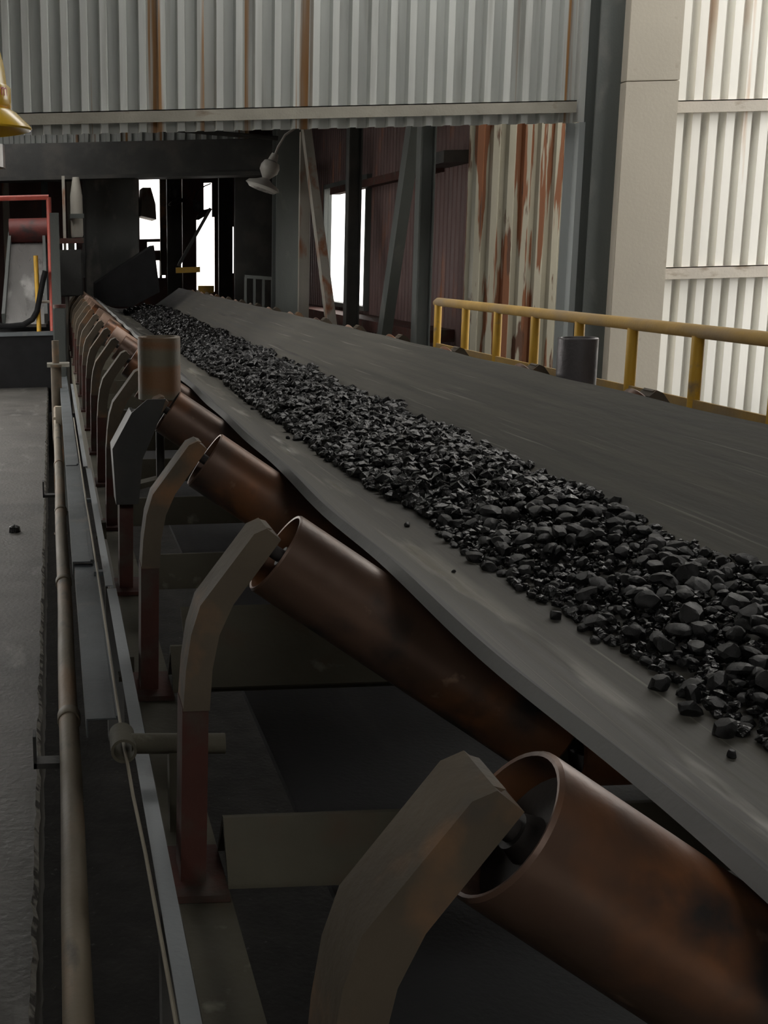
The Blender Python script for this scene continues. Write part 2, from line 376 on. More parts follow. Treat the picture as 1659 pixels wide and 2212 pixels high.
def copy_tree(o, parent=None):
    c = o.copy(); col.objects.link(c)
    if parent is not None: c.parent = parent
    for ch in list(o.children): copy_tree(ch, c)
    return c
idlers = []
proto = mk_idler()
for i in range(-1, 17):
    o = proto if i == -1 else copy_tree(proto)
    o.location = (.24 + (.019 if i == 0 else 0), Y1 + Sp * i - (.042 if i == 0 else 0), E - 1.19)
    idlers.append(o)
NL = {i: (LAB[i] if i < 5 else f'{ORD[i]} idler set from the camera in the receding row' if i < 16 else 'farthest idler set in the row, in front of the feed chute') for i in range(0, 17)}
for i, o in zip(range(-1, 17), idlers):
    tag(o, NL.get(i, 'idler set'), 'idler', 'idler sets under the conveyor belt')
# the one behind the lens shows nothing: remove it
for ch in list(idlers[0].children_recursive): bpy.data.objects.remove(ch)
bpy.data.objects.remove(idlers[0]); idlers = idlers[1:]
for o in idlers:
    for k in ('bx', 'bz'):
        if k in o: del o[k]
# most far wing rollers are coloured paler, for the light falling on them
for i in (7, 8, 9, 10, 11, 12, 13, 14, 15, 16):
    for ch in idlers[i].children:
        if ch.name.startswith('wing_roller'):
            ch.data = ch.data.copy(); ch.data.materials[0] = M['roller_lit'] if i not in (8, 11) else M['roller']
# fourth set: wide side plate
o4 = idlers[3]
b = MB().prism([(.265, E - .535), (.32, E - .49), (.385, E - .49), (.345, E - .60), (.30, E - .70), (.285, E - .86), (.205, E - .86), (.195, E - .66)], -.085, -.073)
b.prism([(.265, E - .535), (.195, E - .66), (.205, E - .86), (.215, E - .86), (.205, E - .66), (.275, E - .535)], -.073, .075)
sp = b.build('side_plate', M['steel_dark']); sp.parent = o4; sp.location = (-.24, 0, -(E - 1.19))

o3 = idlers[2]
b = MB(); A = [(.34, -.115, E - 1.150), (1.02, -.115, E - 1.150), (1.02, .10, E - .985), (.34, .10, E - .985)]
b.prism([(-.115, E - 1.150), (.10, E - .985), (.10, E - .991), (-.111, E - 1.156)], .34, 1.02, 'x')
dp = b.build('dust_plate', M['olive']); dp.parent = o3; dp.location = (-.24, 0, -(E - 1.19))
# guide rollers
def guide(x, y, z0, z1, r, label, m):
    g = empty('guide_roller', (x, y, z0 - .30), label, 'roller', 'upright guide rollers beside the belt')
    MB().lathe([(0, 0), (0, r - .006), (.004, r), (z1 - z0 - .004, r), (z1 - z0, r - .004), (z1 - z0, r - .012), (z1 - z0 - .01, r - .016), (z1 - z0 - .01, 0)], (x, y, z0), (0, 0, 1), 40).build('shell', m, g)
    MB().lathe([(-.30, 0), (-.30, .016), (0, .016)], (x, y, z0), (0, 0, 1), 14).build('shaft', M['steel_dark'], g)
    MB().bar((x, y, z0 - .30), (.27, 4.29, z0 - .30) if x < 1 else (2.29, 5.27, z0 - .30), .05, .02).build('arm', M['olive'], g)
guide(.385, 4.42, E - .52, E - .29, .078, 'upright banded tan guide roller left of the belt', M['guide'])
guide(2.165, 4.95, E - .60, E - .375, .079, 'upright dull grey guide roller right of the belt', M['guide_grey'])

# ------------------------------------------------------------------ conveyor: belt
def belt_profile(flare):
    p0 = Vector((.597 - flare * .35, -.578 - flare)); p1 = Vector((.952, -.850)); p2 = Vector((2 * XC - .952, -.850)); p3 = Vector((2.052 + flare * .35, -.538 - flare))
    pts = []
    for a, b, n in ((p0, p1, 26), (p1, p2, 30), (p2, p3, 32)):
        pts += [a.lerp(b, k / n) for k in range(n)]
    pts.append(p3)
    for _ in range(40):
        q = pts[:]
        for i in range(1, len(pts) - 1): q[i] = (pts[i - 1] + pts[i] * 2 + pts[i + 1]) / 4
        pts = q
    return pts
BT = .021
def belt_surface(x, y):      # height of the belt's top at x
    ph = (y - Y1) / Sp; pr = belt_profile(.003 * math.sin(math.pi * ph) ** 2)
    for a, b in zip(pr, pr[1:]):
        if a.x <= x <= b.x: return E + a.y + (b.y - a.y) * (x - a.x) / (b.x - a.x) + BT + .003 - .003 * math.sin(math.pi * ph) ** 2
    return E - .83
def belt():
    root = empty('conveyor_belt', (XC, 0, E - 1.45), 'wide grey rubber conveyor belt carrying the stream of coal', 'conveyor belt')
    b = MB(); bm = b.bm; uvl = bm.loops.layers.uv.new('across'); y0, y1, n = .3, 19.6, 360
    prev = None; profs = {}
    for j in range(n + 1):
        y = y0 + (y1 - y0) * (j / n) ** 1.35
        ph = (y - Y1) / Sp; s2 = math.sin(math.pi * ph) ** 2
        pr = belt_profile(.003 * s2 + .005 * mnoise.noise(Vector((y * 1.3, 0, 0))))
        top, bot, ss = [], [], []; s = 0
        for i, p in enumerate(pr):
            q0, q1 = pr[max(i - 1, 0)], pr[min(i + 1, len(pr) - 1)]; d = (q1 - q0).normalized()
            if i: s += (p - pr[i - 1]).length
            z = E + p.y + .003 - .003 * s2
            dx = .02 * math.exp(-((y - .8) / .7) ** 2)
            bot.append(bm.verts.new((p.x + dx, y, z))); top.append(bm.verts.new((p.x + dx - d.y * BT, y, z + d.x * BT))); ss.append(s)
        if prev:
            t0, b0, yy = prev
            def face(vs, uvs, mi):
                f = bm.faces.new(vs); f.material_index = mi
                for lp, uv in zip(f.loops, uvs): lp[uvl].uv = uv
            for i in range(len(top) - 1):
                uv = ((ss[i], yy), (ss[i], y), (ss[i + 1], y), (ss[i + 1], yy))
                face((t0[i], top[i], top[i + 1], t0[i + 1]), uv, 0); face((b0[i], b0[i + 1], bot[i + 1], bot[i]), (uv[0], uv[3], uv[2], uv[1]), 1)
            face((b0[0], bot[0], top[0], t0[0]), ((0, yy), (0, y), (.02, y), (.02, yy)), 2)
            face((t0[-1], top[-1], bot[-1], b0[-1]), ((0, yy), (0, y), (.02, y), (.02, yy)), 2)
        prev = (top, bot, y)
    b.build('carrying_run', [M['belt'], M['belt_under'], M['belt_edge']], root, smooth=50)
    ln = [(.60 + 1.35 * k / 20, E - 1.45 - .03 * math.sin(math.pi * k / 20)) for k in range(21)]
    MB().sheet(ln, .3, 19.6, 'y', .02).build('return_run', M['belt_return'], root)
belt()
def stringer(x, s, label):
    b = MB().box((x, -.5, E - 1.204), (x + s * .10, 20, E - 1.192)) if s > 0 else MB().box((x - .10, -.5, E - 1.204), (x, 20, E - 1.192))
    xa, xb = sorted((x, x + s * .012)); b.box((xa, -.5, E - 1.40), (xb, 20, E - 1.204))
    xa, xb = sorted((x, x + s * .10)); b.box((xa, -.5, E - 1.412), (xb, 20, E - 1.40))
    tag(b.build('stringer', M['olive']), label, 'beam', 'stringers under the idler sets')
stringer(.205, 1, 'long olive stringer channel under the near ends of the idler sets')
stringer(2 * XC - .205, -1, 'long stringer channel under the far ends of the idler sets')
# legs of the stringers down to the pit, seen between
for k, y in enumerate((2.6, 5.6)):
    tag(MB().box((.215, y, -.85), (.295, y + .08, E - 1.412)).build('stringer_post', M['steel_dark']), f'{"nearer" if k == 0 else "farther"} dark post standing under the near stringer', 'post', 'posts under the stringer')

for k, y in enumerate((3.1, 6.2)):
    tag(MB().box((2 * XC - .295, y, -.85), (2 * XC - .215, y + .08, E - 1.412)).build('stringer_post', M['steel_dark']), f'{"nearer" if k == 0 else "farther"} dark post standing under the far stringer', 'post', 'posts under the far stringer')

# ------------------------------------------------------------------ coal
def lump_mesh(name, seed, sub=2):
    rr = random.Random(seed); bm = bmesh.new(); bmesh.ops.create_icosphere(bm, subdivisions=sub, radius=1)
    planes = []
    for _ in range(11):
        n = Vector((rr.gauss(0, 1), rr.gauss(0, 1), rr.gauss(0, 1))).normalized(); planes.append((n, rr.uniform(.55, .9)))
    sc = Vector((rr.uniform(.8, 1.25), rr.uniform(.8, 1.2), rr.uniform(.6, .9)))
    for v in bm.verts:
        c = v.co.copy()
        for n, d in planes:
            t = c.dot(n) - d
            if t > 0: c -= n * t * .92
        c += c.normalized() * .06 * mnoise.noise(v.co * 2.6 + Vector((seed, 0, 0)))
        v.co = Vector((c.x * sc.x, c.y * sc.y, c.z * sc.z))
    me = bpy.data.meshes.new(name); bm.to_mesh(me); bm.free(); me.materials.append(M['coal'])
    me.polygons.foreach_set('use_smooth', [True] * len(me.polygons)); me.set_sharp_from_angle(angle=R(24))
    return me
VAR = [lump_mesh('coal_lump', 11 + i, 2) for i in range(10)]
SMALL = [lump_mesh('coal_piece', 51 + i, 1) for i in range(8)]
def left_lim(y):  return 1.10 + .05 * math.exp(-((y - 3.3) / .6) ** 2) + .05 * mnoise.noise(Vector((y * 1.7, 0, 5))) + (.07 * max(0, min(1, (2.75 - y) / .5)))
def right_lim(y): return 1.665 + .06 * mnoise.noise(Vector((y * 2.1, 9, 5)))
def heap(x, y):              # thickness of the stream over the belt
    a, b = left_lim(y), right_lim(y)
    if x < a or x > b: return 0
    t = (x - a) / (b - a)
    return .085 * (math.sin(math.pi * t) ** .75) * (1 + .25 * mnoise.noise(Vector((x * 5, y * 4, 0))))
def visible_u(x, y, z):
    c = xd * x + yd * y + zd * (z - E); return PX + F * c.x / -c.z
# the rest of the stream, one mesh
bmS = bmesh.new()
def add_piece(me, mtx):
    vs = [bmS.verts.new(mtx @ v.co) for v in me.vertices]
    for p in me.polygons:
        f = bmS.faces.new([vs[i] for i in p.vertices]); f.smooth = True
def rmat(p, s):
    return Matrix.Translation(p) @ Matrix.Rotation(rnd.uniform(0, 6.28), 4, 'Z') @ Matrix.Rotation(rnd.uniform(-.6, .6), 4, 'X') @ Matrix.Scale(s, 4)
NEAR = 3.55
y = 1.5
while y < 18.6:
    a, b = left_lim(y), right_lim(y)
    step = .026 if y < NEAR else .026 + .0017 * (y - NEAR)
    x = a + rnd.uniform(0, .02)
    while x < b:
        if visible_u(x, y, .68) < 1760:
            h = heap(x, y)
            for lay in ((.2, .5) if y < NEAR else (.3, .85)):
                s = (.014 if y < NEAR else rnd.uniform(.017, .03) * (1 + .012 * y)) * rnd.uniform(.8, 1.25)
                p = Vector((x + rnd.uniform(-.02, .02), y + rnd.uniform(-.02, .02), 0))
                p.z = belt_surface(p.x, p.y) + h * lay * rnd.uniform(.7, 1.1) + s * .45
                add_piece(rnd.choice(SMALL), rmat(p, s))
        x += step * rnd.uniform(.9, 1.6)
    y += step * 1.05
me = bpy.data.meshes.new('coal_stream'); bmS.to_mesh(me); bmS.free(); me.materials.append(M['coal']); me.set_sharp_from_angle(angle=R(28))
o = bpy.data.objects.new('coal_stream', me); col.objects.link(o)
tag(o, 'stream of broken black coal running away along the middle of the belt', 'coal', kind='stuff')
# the nearest lumps, one by one
lumps = 0
def lump(x, y, s, lift, label='shiny black coal lump in the near pile on the belt', group='coal lumps in the near pile'):
    global lumps
    p = Vector((x, y, belt_surface(x, y) + lift + s * .42))
    o = bpy.data.objects.new('coal_lump', rnd.choice(VAR)); col.objects.link(o)
    o.location = p; o.scale = (s, s, s); o.rotation_euler = (rnd.uniform(-.5, .5), rnd.uniform(-.5, .5), rnd.uniform(0, 6.28))
    tag(o, label, 'coal', group); lumps += 1
strag = [(640, 952, .022), (622, 948, .014), (712, 975, .02), (880, 1138, .014), (1200, 1337, .02), (1262, 1362, .02), (1285, 1388, .014), (1317, 1390, .016), (1365, 1372, .027), (1398, 1396, .014),
         (948, 932, .016), (992, 962, .017), (963, 968, .010), (1020, 980, .013), (1030, 990, .009), (1090, 992, .020), (1290, 1108, .016), (1380, 1120, .014), (1433, 1160, .016), (545, 885, .014), (980, 1237, .008), (1490, 1545, .025), (1565, 1590, .028), (1580, 1636, .012), (1615, 1568, .016), (1640, 1500, .022), (1424, 1490, .026)]
def on_belt(u, v):
    lo, hi = .9, 14.0
    for _ in range(40):
        m_ = (lo + hi) / 2; p = at(u, v, m_)
        zs = belt_surface(p.x, p.y) if .6 < p.x < 2.04 else (5 if p.x >= 2.04 else -5)
        if p.z > zs: lo = m_
        else: hi = m_
    return at(u, v, lo)
for u, v, s in strag:
    p = on_belt(u, v)
    if .6 < p.x < 2.03: lump(p.x, p.y, s, 0, 'loose coal lump lying apart from the stream on the bare belt', 'stray coal lumps beside the stream')
tries = []
y = 1.75
while y < NEAR:
    a, b = left_lim(y), right_lim(y); x = a
    while x < b:
        if visible_u(x, y, .75) < 1700: tries.append((x + rnd.uniform(-.015, .015), y + rnd.uniform(-.015, .015)))
        x += .046 * rnd.uniform(.7, 1.4)
    y += .045
rnd.shuffle(tries)
for x, y in tries[:300 - lumps]:
    s = rnd.choice((.014, .016, .018, .021, .024, .027, .031))
    lump(x, y, s, max(0, heap(x, y) * rnd.uniform(.55, .95) - .01))

# ------------------------------------------------------------------ beside the walkway: pipe, tray, angle, cord
Zp = E - 1.25
pp = empty('water_pipe', (.012, 3, Zp - .03), 'long dusty brown pipe running beside the walkway edge', 'pipe')
def pipe():
    b = MB(); pts = [(.011 + .006 * mnoise.noise(Vector((y * .8, 0, 0))), y, Zp + .006 * mnoise.noise(Vector((y * .7, 4, 0)))) for y in [0.6 + .3 * k for k in range(34)]]
    b.tube(pts, .0275, 20); return b
pipe().build('tube', M['pipe'], pp)
for y in (3.12, 4.55, 5.9, 7.3):
    MB().lathe([(0, .024), (0, .031), (.004, .0325), (.05, .0325), (.054, .031), (.054, .024)], (.012, y, Zp), (0, 1, 0), 20).build('coupling', M['pipe'], pp)
for k, y in enumerate((2.95, 6.6)):
    b = MB().box((-.085, y, Zp - .06), (.03, y + .05, Zp - .045)); b.box((-.085, y, Zp - .06), (-.077, y + .05, Zp + .03)); b.box((.03, y, Zp - .06), (.037, y + .05, Zp - .01))
    tag(b.build('pipe_bracket', M['steel_dark']), f'{"nearer" if k == 0 else "farther"} small dark bracket holding the brown pipe to the slab', 'bracket', 'pipe brackets')

def cover(y0, y1, x0, x1, z, label):
    b = MB().box((x0, y0, z - .004), (x1, y1, z)); b.box((x0, y0, z - .05), (x0 + .004, y1, z - .004)); b.box((x1 - .004, y0, z - .05), (x1, y1, z - .004)); b.box((x1 - .012, y0, z), (x1, y1, z + .006))
    tag(b.build('tray_cover', M['steel_blue'], bevel=.0015), label, 'cable tray', 'cable tray covers beside the stringer')
cover(2.76, 4.28, .052, .137, E - 1.10, 'nearest blue grey cable tray cover between pipe and angle iron')
cover(4.24, 6.35, .045, .122, E - 1.082, 'middle blue grey cable tray cover, just beyond the nearest one')
cover(6.3, 11.5, .045, .115, E - 1.078, 'farthest and longest blue grey cable tray cover')
def angle(y0, y1, x0, x1, label):
    b = MB().box((x0, y0, E - 1.084), (x1, y1, E - 1.08)); b.box((x1 - .004, y0, E - 1.13), (x1, y1, E - 1.084))
    tag(b.build('angle_iron', M['angle']), label, 'angle iron', 'angle irons along the stringer')
angle(1.2, 3.86, .153, .184, 'near pale grey angle iron running to the bottom edge')
angle(3.9, 6.2, .150, .176, 'farther pale angle iron beyond the nearest piece')
angle(6.26, 10.5, .138, .160, 'most distant thin pale angle iron along the stringer')
for k, y in enumerate((4.1, 5.4)):
    tag(MB().box((.118, y, E - 1.10), (.156, y + .03, E - 1.085)).build('tray_link', M['steel_blue']), ['nearer', 'farther'][k] + ' short pale link joining tray cover and angle iron', 'link', 'links beside the cable tray')
for k, y in enumerate((1.5, 3.3, 5.1)):
    tag(MB().box((.165, y, E - 1.19), (.205, y + .05, E - 1.13)).box((.16, y, E - 1.204), (.207, y + .05, E - 1.19)).build('angle_clip', M['olive']), ['nearest', 'middle', 'farthest'][k] + ' small clip fixing angle iron to the stringer', 'clip', 'clips under the angle iron')
pb = empty('cord_bracket', (.23, 2.36, E - 1.19), 'short grey pipe bracket with ring guiding the pull cord', 'bracket')
MB().pipe_ring((.12, 2.325, E - 1.0), (0, 1, .04), .027, .021, .085).build('ring', M['olive'], pb)
MB().lathe([(0, .0), (0, .0215), (.196, .0215), (.196, .016), (.16, .016), (.16, 0)], (.138, 2.365, E - 1.0), (1, -.03, -.022), 22).build('arm', M['olive'], pb)
MB().box((.215, 2.34, E - 1.192), (.245, 2.385, E - 1.015)).build('post', M['olive'], pb)
pts = [(.150, 1.2, E - 1.085), (.147, 1.6, E - 1.082), (.139, 2.0, E - 1.06), (.130, 2.2, E - 1.04), (.126, 2.3, E - 1.018), (.123, 2.36, E - 1.013), (.124, 2.7, E - 1.028), (.126, 3.2, E - 1.045), (.126, 4.0, E - 1.05), (.122, 5.2, E - 1.05), (.12, 8, E - 1.05)]
tag(MB().tube(pts, .0036, 8).build('pull_cord', M['rope']), 'thin pale pull cord threaded through the ring bracket', 'cord')
# fittings far along the walkway edge
st = empty('pipe_standpost', (.015, 10.2, E - 1.3), 'stubby rusty post with flange at the far end of the pipe', 'post')
MB().lathe([(-1.05, 0), (-1.05, .06), (-1.03, .06), (-1.03, .045), (.40, .045), (.40, .07), (.42, .07), (.42, .03), (.62, .03), (.62, 0)], (.015, 10.2, E - 1.3), (0, 0, 1), 18).build('barrel', M['bracket'], st)
MB().box((-.06, 10.15, E - .90), (.13, 10.3, E - .87)).build('flange', M['girt'], st)
st = empty('valve_post', (.06, 11.2, E - 1.3), 'pale valve post beside the far idler sets', 'valve')
MB().box((.01, 11.15, -.85), (.12, 11.25, E - .45)).build('body', M['steel_grey'], st, bevel=.01)
MB().lathe([(0, 0), (0, .06), (.03, .06), (.03, 0)], (.065, 11.2, E - .45), (0, 0, 1), 16).build('hand_wheel', M['redrust'], st)
tag(MB().box((.0, 9.05, E - 1.24), (.045, 9.1, E - 1.10)).box((-.02, 9.06, E - 1.20), (.0, 9.09, E - 1.18)).build('pipe_label_plate', M['tag']), 'small cream plate fixed on the pipe far along the walkway', 'plate')
tag(MB().lathe([(0, 0), (.0, .035), (.03, .03), (.045, 0)], (-.25, 6.6, 0), (.0, 0, 1), 9).build('coal_crumb', M['coal']), 'single dark crumb of coal lying on the walkway', 'coal')

# ------------------------------------------------------------------ yellow guardrail
gr = empty('yellow_guardrail', (2.9, 6, 0), 'yellow pipe guardrail along the far side of the belt', 'guardrail')
zt = E - .395
MB().tube([(2.9, 2.0, zt), (2.9, 9.10, zt), (2.9, 9.13, zt - .01)], .031, 18).build('top_rail', M['yellow_dusty'], gr)
b = MB().box((2.885, 2.0, E - .765), (2.897, 9.13, E - .70)); b.build('bottom_rail', M['yellow_dusty'], gr)
for k in range(12):
    yk = 9.10 - .62 * k
    MB().tube([(2.9, yk, -.0), (2.9, yk, zt - .02)], .027, 16).build('post', M['yellow'], gr)

# ------------------------------------------------------------------ gallery beyond the opening
XS = 4.0
bm_ = MB()
win = (15.4, 17.7, E - .70, E + .86)
RB = [(0, 0), (.3, 0), (.5, .02), (.8, .02)]
def swap(l): return [(b, a) for a, b in l]
def side_sheet(y0, y1, z0, z1): bm_.sheet([(XS + d, yv) for yv, d in corr_line(y0, y1, 0, .13, RB)], z0, z1, 'z')
side_sheet(11.3, win[0], -.85, E + 2.6); side_sheet(win[0], win[1], -.85, win[2]); side_sheet(win[0], win[1], win[3], E + 2.6); side_sheet(win[1], 24, -.85, E + 2.6)
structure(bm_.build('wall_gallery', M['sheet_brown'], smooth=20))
b = MB()
for (y0, y1, z0, z1) in ((win[0] - .06, win[0], win[2] - .06, win[3] + .06), (win[1], win[1] + .06, win[2] - .06, win[3] + .06), (win[0], win[1], win[2] - .06, win[2]), (win[0], win[1], win[3], win[3] + .06)):
    b.box((XS - .06, y0, z0), (XS + .05, y1, z1))
structure(b.build('window_1', M['steel_grey']))
MBs = MB().box((-1.7, 10.05, E + 2.6), (XS + .1, 14.4, E + 2.7)); MBs.box((-1.7, 16.8, E + 2.6), (XS + .1, 24.2, E + 2.7)); MBs.box((.3, 14.4, E + 2.6), (XS + .1, 16.8, E + 2.7)); structure(MBs.build('ceiling_gallery', M['ceiling']))
# left gallery wall with a tall doorway of daylight
b = MB().box((-1.7, 10.05, -.3), (-1.6, 10.5, E + 2.6)); b.box((-1.7, 13.8, -.95), (-1.6, 24, E + 2.6)); b.box((-1.7, 10.5, E + 1.0), (-1.6, 13.8, E + 2.6)); b.box((-1.7, 10.5, -.3), (-1.6, 13.8, .1))
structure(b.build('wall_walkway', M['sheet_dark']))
# rusted sheeting closing the gap between gallery and tower
b = MB().sheet(corr_line(3.80, 4.95, 11.2, .144, [(0, 0), (.30, 0), (.45, -.035), (.85, -.035)]), -.3, E + 1.6, 'z')
tag(b.build('rusted_sheeting', M['sheet_rust'], smooth=20), 'rust streaked cream corrugated sheeting in the wall opening', 'sheeting')
# back wall with ragged openings
BY = 23.0
holes = [((300, 375), (371, 515)), ((318, 523), (371, 540)), ((330, 563), (345, 600)), ((350, 563), (358, 600)), ((413, 470), (464, 630)), ((366, 470), (374, 500)), ((382, 565), (412, 585)), ((497, 490), (505, 590)), ((440, 395), (458, 470)), ((135, 520), (165, 540)), ((161, 455), (178, 490))]
xs, zs, HR = {-1.7, XS}, {-.95, E + 2.6}, []
for (u0, v0), (u1, v1) in holes:
    p, q = at(u0, v0, BY), at(u1, v1, BY); HR.append((p.x, q.x, q.z, p.z)); xs |= {p.x, q.x}; zs |= {p.z, q.z}
xs, zs = sorted(xs), sorted(zs); b = MB()
for x0, x1 in zip(xs, xs[1:]):
    run = None
    for z0, z1 in zip(zs, zs[1:]):
        cx, cz = (x0 + x1) / 2, (z0 + z1) / 2
        solid = not any(h[0] < cx < h[1] and h[2] < cz < h[3] for h in HR)
        if solid: run = (run[0], z1) if run else (z0, z1)
        if run and (not solid or z1 == zs[-1]): b.box((x0, BY, run[0]), (x1, BY + .05, run[1])); run = None
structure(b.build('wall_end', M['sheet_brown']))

def post(name, m, a, b2, w_, d_, label, cat='column', group=None):
    return tag(MB().bar(a, b2, w_, d_, (0, 1, 0)).build(name, m), label, cat, group)
XT = 3.2
def on_x(u, v, X):
    c = Vector(((u - PX) / F, (PY - v) / F, -1)); r = Vector((c.dot(xd), c.dot(yd), c.dot(zd))); r *= X / r.x; return Vector((r.x, r.y, r.z + E))
ya = on_x(915, 500, XT).y
tag(ibeam(MB(), XT, ya, -.85, E + 2.6, .13, .13, .012, True).build('gallery_column', M['steel_grey']), 'slim grey steel column nearest to the rusted sheeting', 'column', 'gallery columns')
yb = on_x(762, 500, XT).y
tag(ibeam(MB(), XT, yb, -.85, E + 2.6, .14, .14, .012, True).build('gallery_column', M['steel_dark']), 'thin dark column standing in front of the bright window', 'column', 'gallery columns')
yc = on_x(620, 500, XT - .1).y
tag(ibeam(MB(), XT - .1, yc, -.85, E + 2.6, .34, .30, .02).build('gallery_column', M['steel_grey']), 'heavy dark column carrying the flood lamp', 'column', 'gallery columns')
yd_ = on_x(657, 500, XT).y
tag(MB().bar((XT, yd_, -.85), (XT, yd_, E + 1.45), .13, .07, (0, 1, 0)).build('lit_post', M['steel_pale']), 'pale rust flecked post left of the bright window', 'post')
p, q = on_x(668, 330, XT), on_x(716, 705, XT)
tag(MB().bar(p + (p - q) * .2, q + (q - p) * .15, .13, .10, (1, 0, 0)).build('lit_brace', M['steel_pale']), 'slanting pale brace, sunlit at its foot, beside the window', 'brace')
p, q = on_x(893, 283, XT + .05), on_x(832, 709, XT + .05)
tag(MB().bar(p + (p - q) * .15, q + (q - p) * .15, .16, .10, (1, 0, 0)).build('diagonal_brace', M['steel_grey']), 'broad dark diagonal brace left of the slim grey column', 'brace')
p = on_x(860, 372, XS - .08)
tag(MB().box((XS - .14, 12.5, p.z - .09), (XS + .004, 17, p.z)).build('gallery_girt', M['redrust']), 'rusty horizontal girt across the brown sheeting', 'girt')
tag(MB().box((XS - .30, 11.6, p.z - .06), (XS + .004, 12.4, p.z + .05)).build('junction_box', M['steel_dark']), 'dark box on the brown sheeting beside the slim column', 'box')
tag(MB().box((XS - .35, 12.0, E - .92), (XS - .004, 22, E - .80)).build('gallery_ledge', M['redrust']), 'red brown ledge along the foot of the brown sheeting', 'ledge')
structure(MB().box((2.6, 10.05, -.25), (XS, 23, -.15)).build('floor_gallery', M['pit']))

# far dark partition and little grey railing
p, q = at(508, 380, 19.5), at(596, 600, 19.5)
tag(MB().box((p.x, 19.5, -.2), (q.x, 19.6, E + 1.8)).build('dark_panel', M['steel_dark']), 'tall dark panel left of the heavy column', 'panel')
rr = empty('grey_railing', at(560, 660, 18.9), 'small dull grey railing in front of the dark panel', 'railing')
p, q = at(528, 597, 18.9), at(592, 602, 18.9); z0 = at(560, 655, 18.9).z
MB().bar(p, q, .05, .05).build('top_rail', M['steel_grey'], rr)
for k in range(4):
    t = p.lerp(q, (k + .1) / 3.3); MB().bar((t.x, t.y, z0 - .3), (t.x, t.y, t.z), .04, .04).build('post', M['steel_grey'], rr)

# hood, chute, skirt
hp, hq = at(-40, 312, 17.2), at(598, 372, 17.2)
hd = empty('feed_hood', (1.2, 17.6, hq.z), 'long black steel hood spanning above the feed chute', 'hood')
MB().box((-1.55, 17.2, hq.z), (hq.x, 18.2, hp.z)).build('box', M['steel_dark'], hd, bevel=.02)
MB().box((-1.55, 17.15, hq.z - .03), (hq.x, 17.3, hq.z + .02)).build('lower_flange', M['steel_dark'], hd)
p, q = at(181, 372, 17.9), at(302, 640, 17.9)
ch = empty('feed_chute', ((p.x + q.x) / 2, 18.2, E - .55), 'upright soot dark feed chute standing over the far belt', 'chute')
MB().prism([(p.x, 17.9), (q.x, 17.9), (q.x, 19.2), (p.x, 19.2)], E - .56, hq.z, 'z').build('shaft', M['sheet_dark'], ch)
s0, s1, s2, s3 = at(205, 612, 17.2), at(330, 530, 17.2), at(335, 612, 17.2), at(205, 640, 17.2)
MB().prism([(s0.x, s0.z), (s1.x, s1.z), (s2.x + .05, E - .50), (s3.x + .5, E - .70), (s3.x, E - .66)], 17.0, 17.8).build('skirt', M['black'], ch)
MB().bar(at(181, 372, 17.88), at(181, 600, 17.88), .03, .04).build('corner_angle', M['steel_dark'], ch)
b = MB().sheet(corr_line(-1.6, 3.0, 18.6, .16, RIB), hp.z - .1, E + 2.6, 'z'); structure(b.build('wall_hood', M['sheet'], smooth=20))
tag(MB().tube([at(-30, 288, 15), at(330, 276, 15), at(600, 299, 15)], .028, 10).build('tie_rod', M['steel_dark']), 'thin dark tie rod slung below the front wall girt', 'rod')

# lamps
def lamp(u, v, Y, s, label, m, tilt):
    c = at(u, v, Y); k = s
    g = empty('flood_lamp', c, label, 'lamp', 'lamps in the gallery')
    ax = Vector((math.sin(tilt), 0, -math.cos(tilt)))
    MB().lathe([(-.30 * k, 0), (-.30 * k, .05 * k), (-.20 * k, .07 * k), (-.18 * k, .11 * k), (-.12 * k, .135 * k), (-.05 * k, .13 * k), (0, .09 * k), (.05 * k, .05 * k), (.06 * k, 0)], c, ax, 20).build('housing', m, g)
    MB().lathe([(.05 * k, .05 * k), (.09 * k, .12 * k), (.13 * k, .22 * k), (.17 * k, .25 * k), (.175 * k, .24 * k), (.14 * k, .21 * k), (.08 * k, .05 * k)], c, ax, 28, True).build('reflector', m, g)
    MB().lathe([(.172 * k, .235 * k), (.21 * k, .19 * k), (.225 * k, 0)], c, ax, 28).build('lens', M['glass'] if m is M['lamp'] else m, g)
    a = c - ax * .29 * k
    MB().tube([a, a + Vector((.04, 0, .10)) * k, a + Vector((.14, .0, .26)) * k, a + Vector((.30, 0, .36)) * k, a + Vector((.46, .02, .42)) * k], .016 * k, 8).build('arm', m, g)
lamp(577, 378, 15.2, .88, 'pale round flood lamp hanging from the heavy column', M['lamp'], -.38)
lamp(378, 424, 21, .62, 'small dark lamp silhouetted against the far bright opening', M['steel_dark'], .3)  # lamp and lens coloured dark to paint the backlit silhouette
lamp(432, 452, 20.5, .62, 'small dark lamp tilted before the far slotted opening', M['steel_dark'], .6)  # same lamp, its backlit darkness put into the colour
p, q = at(455, 450, 20), at(385, 575, 20)
tag(MB().bar(p, q, .05, .05).build('far_brace', M['steel_dark']), 'thin dark slanting brace across the far slotted opening', 'brace')
for (u, lab) in ((375, 'dark'), (408, 'brown'), (486, 'darkest and rightmost')):
    p = at(u, 500, 21.5)
    tag(MB().box((p.x - .12, 21.4, -.3), (p.x + .12, 21.5, E + 2.2)).build('far_post', M['sheet_brown'] if lab == 'brown' else M['steel_dark']), f'{lab} upright post before the far end wall', 'post', 'posts before the end wall')
tag(MB().bar(at(380, 584, 20.3), at(432, 582, 20.3), .05, .09).build('yellow_bar', M['yellow']), 'short bright yellow bar low in the far opening', 'bar')
tag(MB().bar(at(428, 625, 20.3), at(462, 625, 20.3), .05, .12).build('yellow_kickplate', M['yellow']), 'yellow kick plate at the foot of the far opening', 'kick plate')
p = at(357, 450, 22.5)
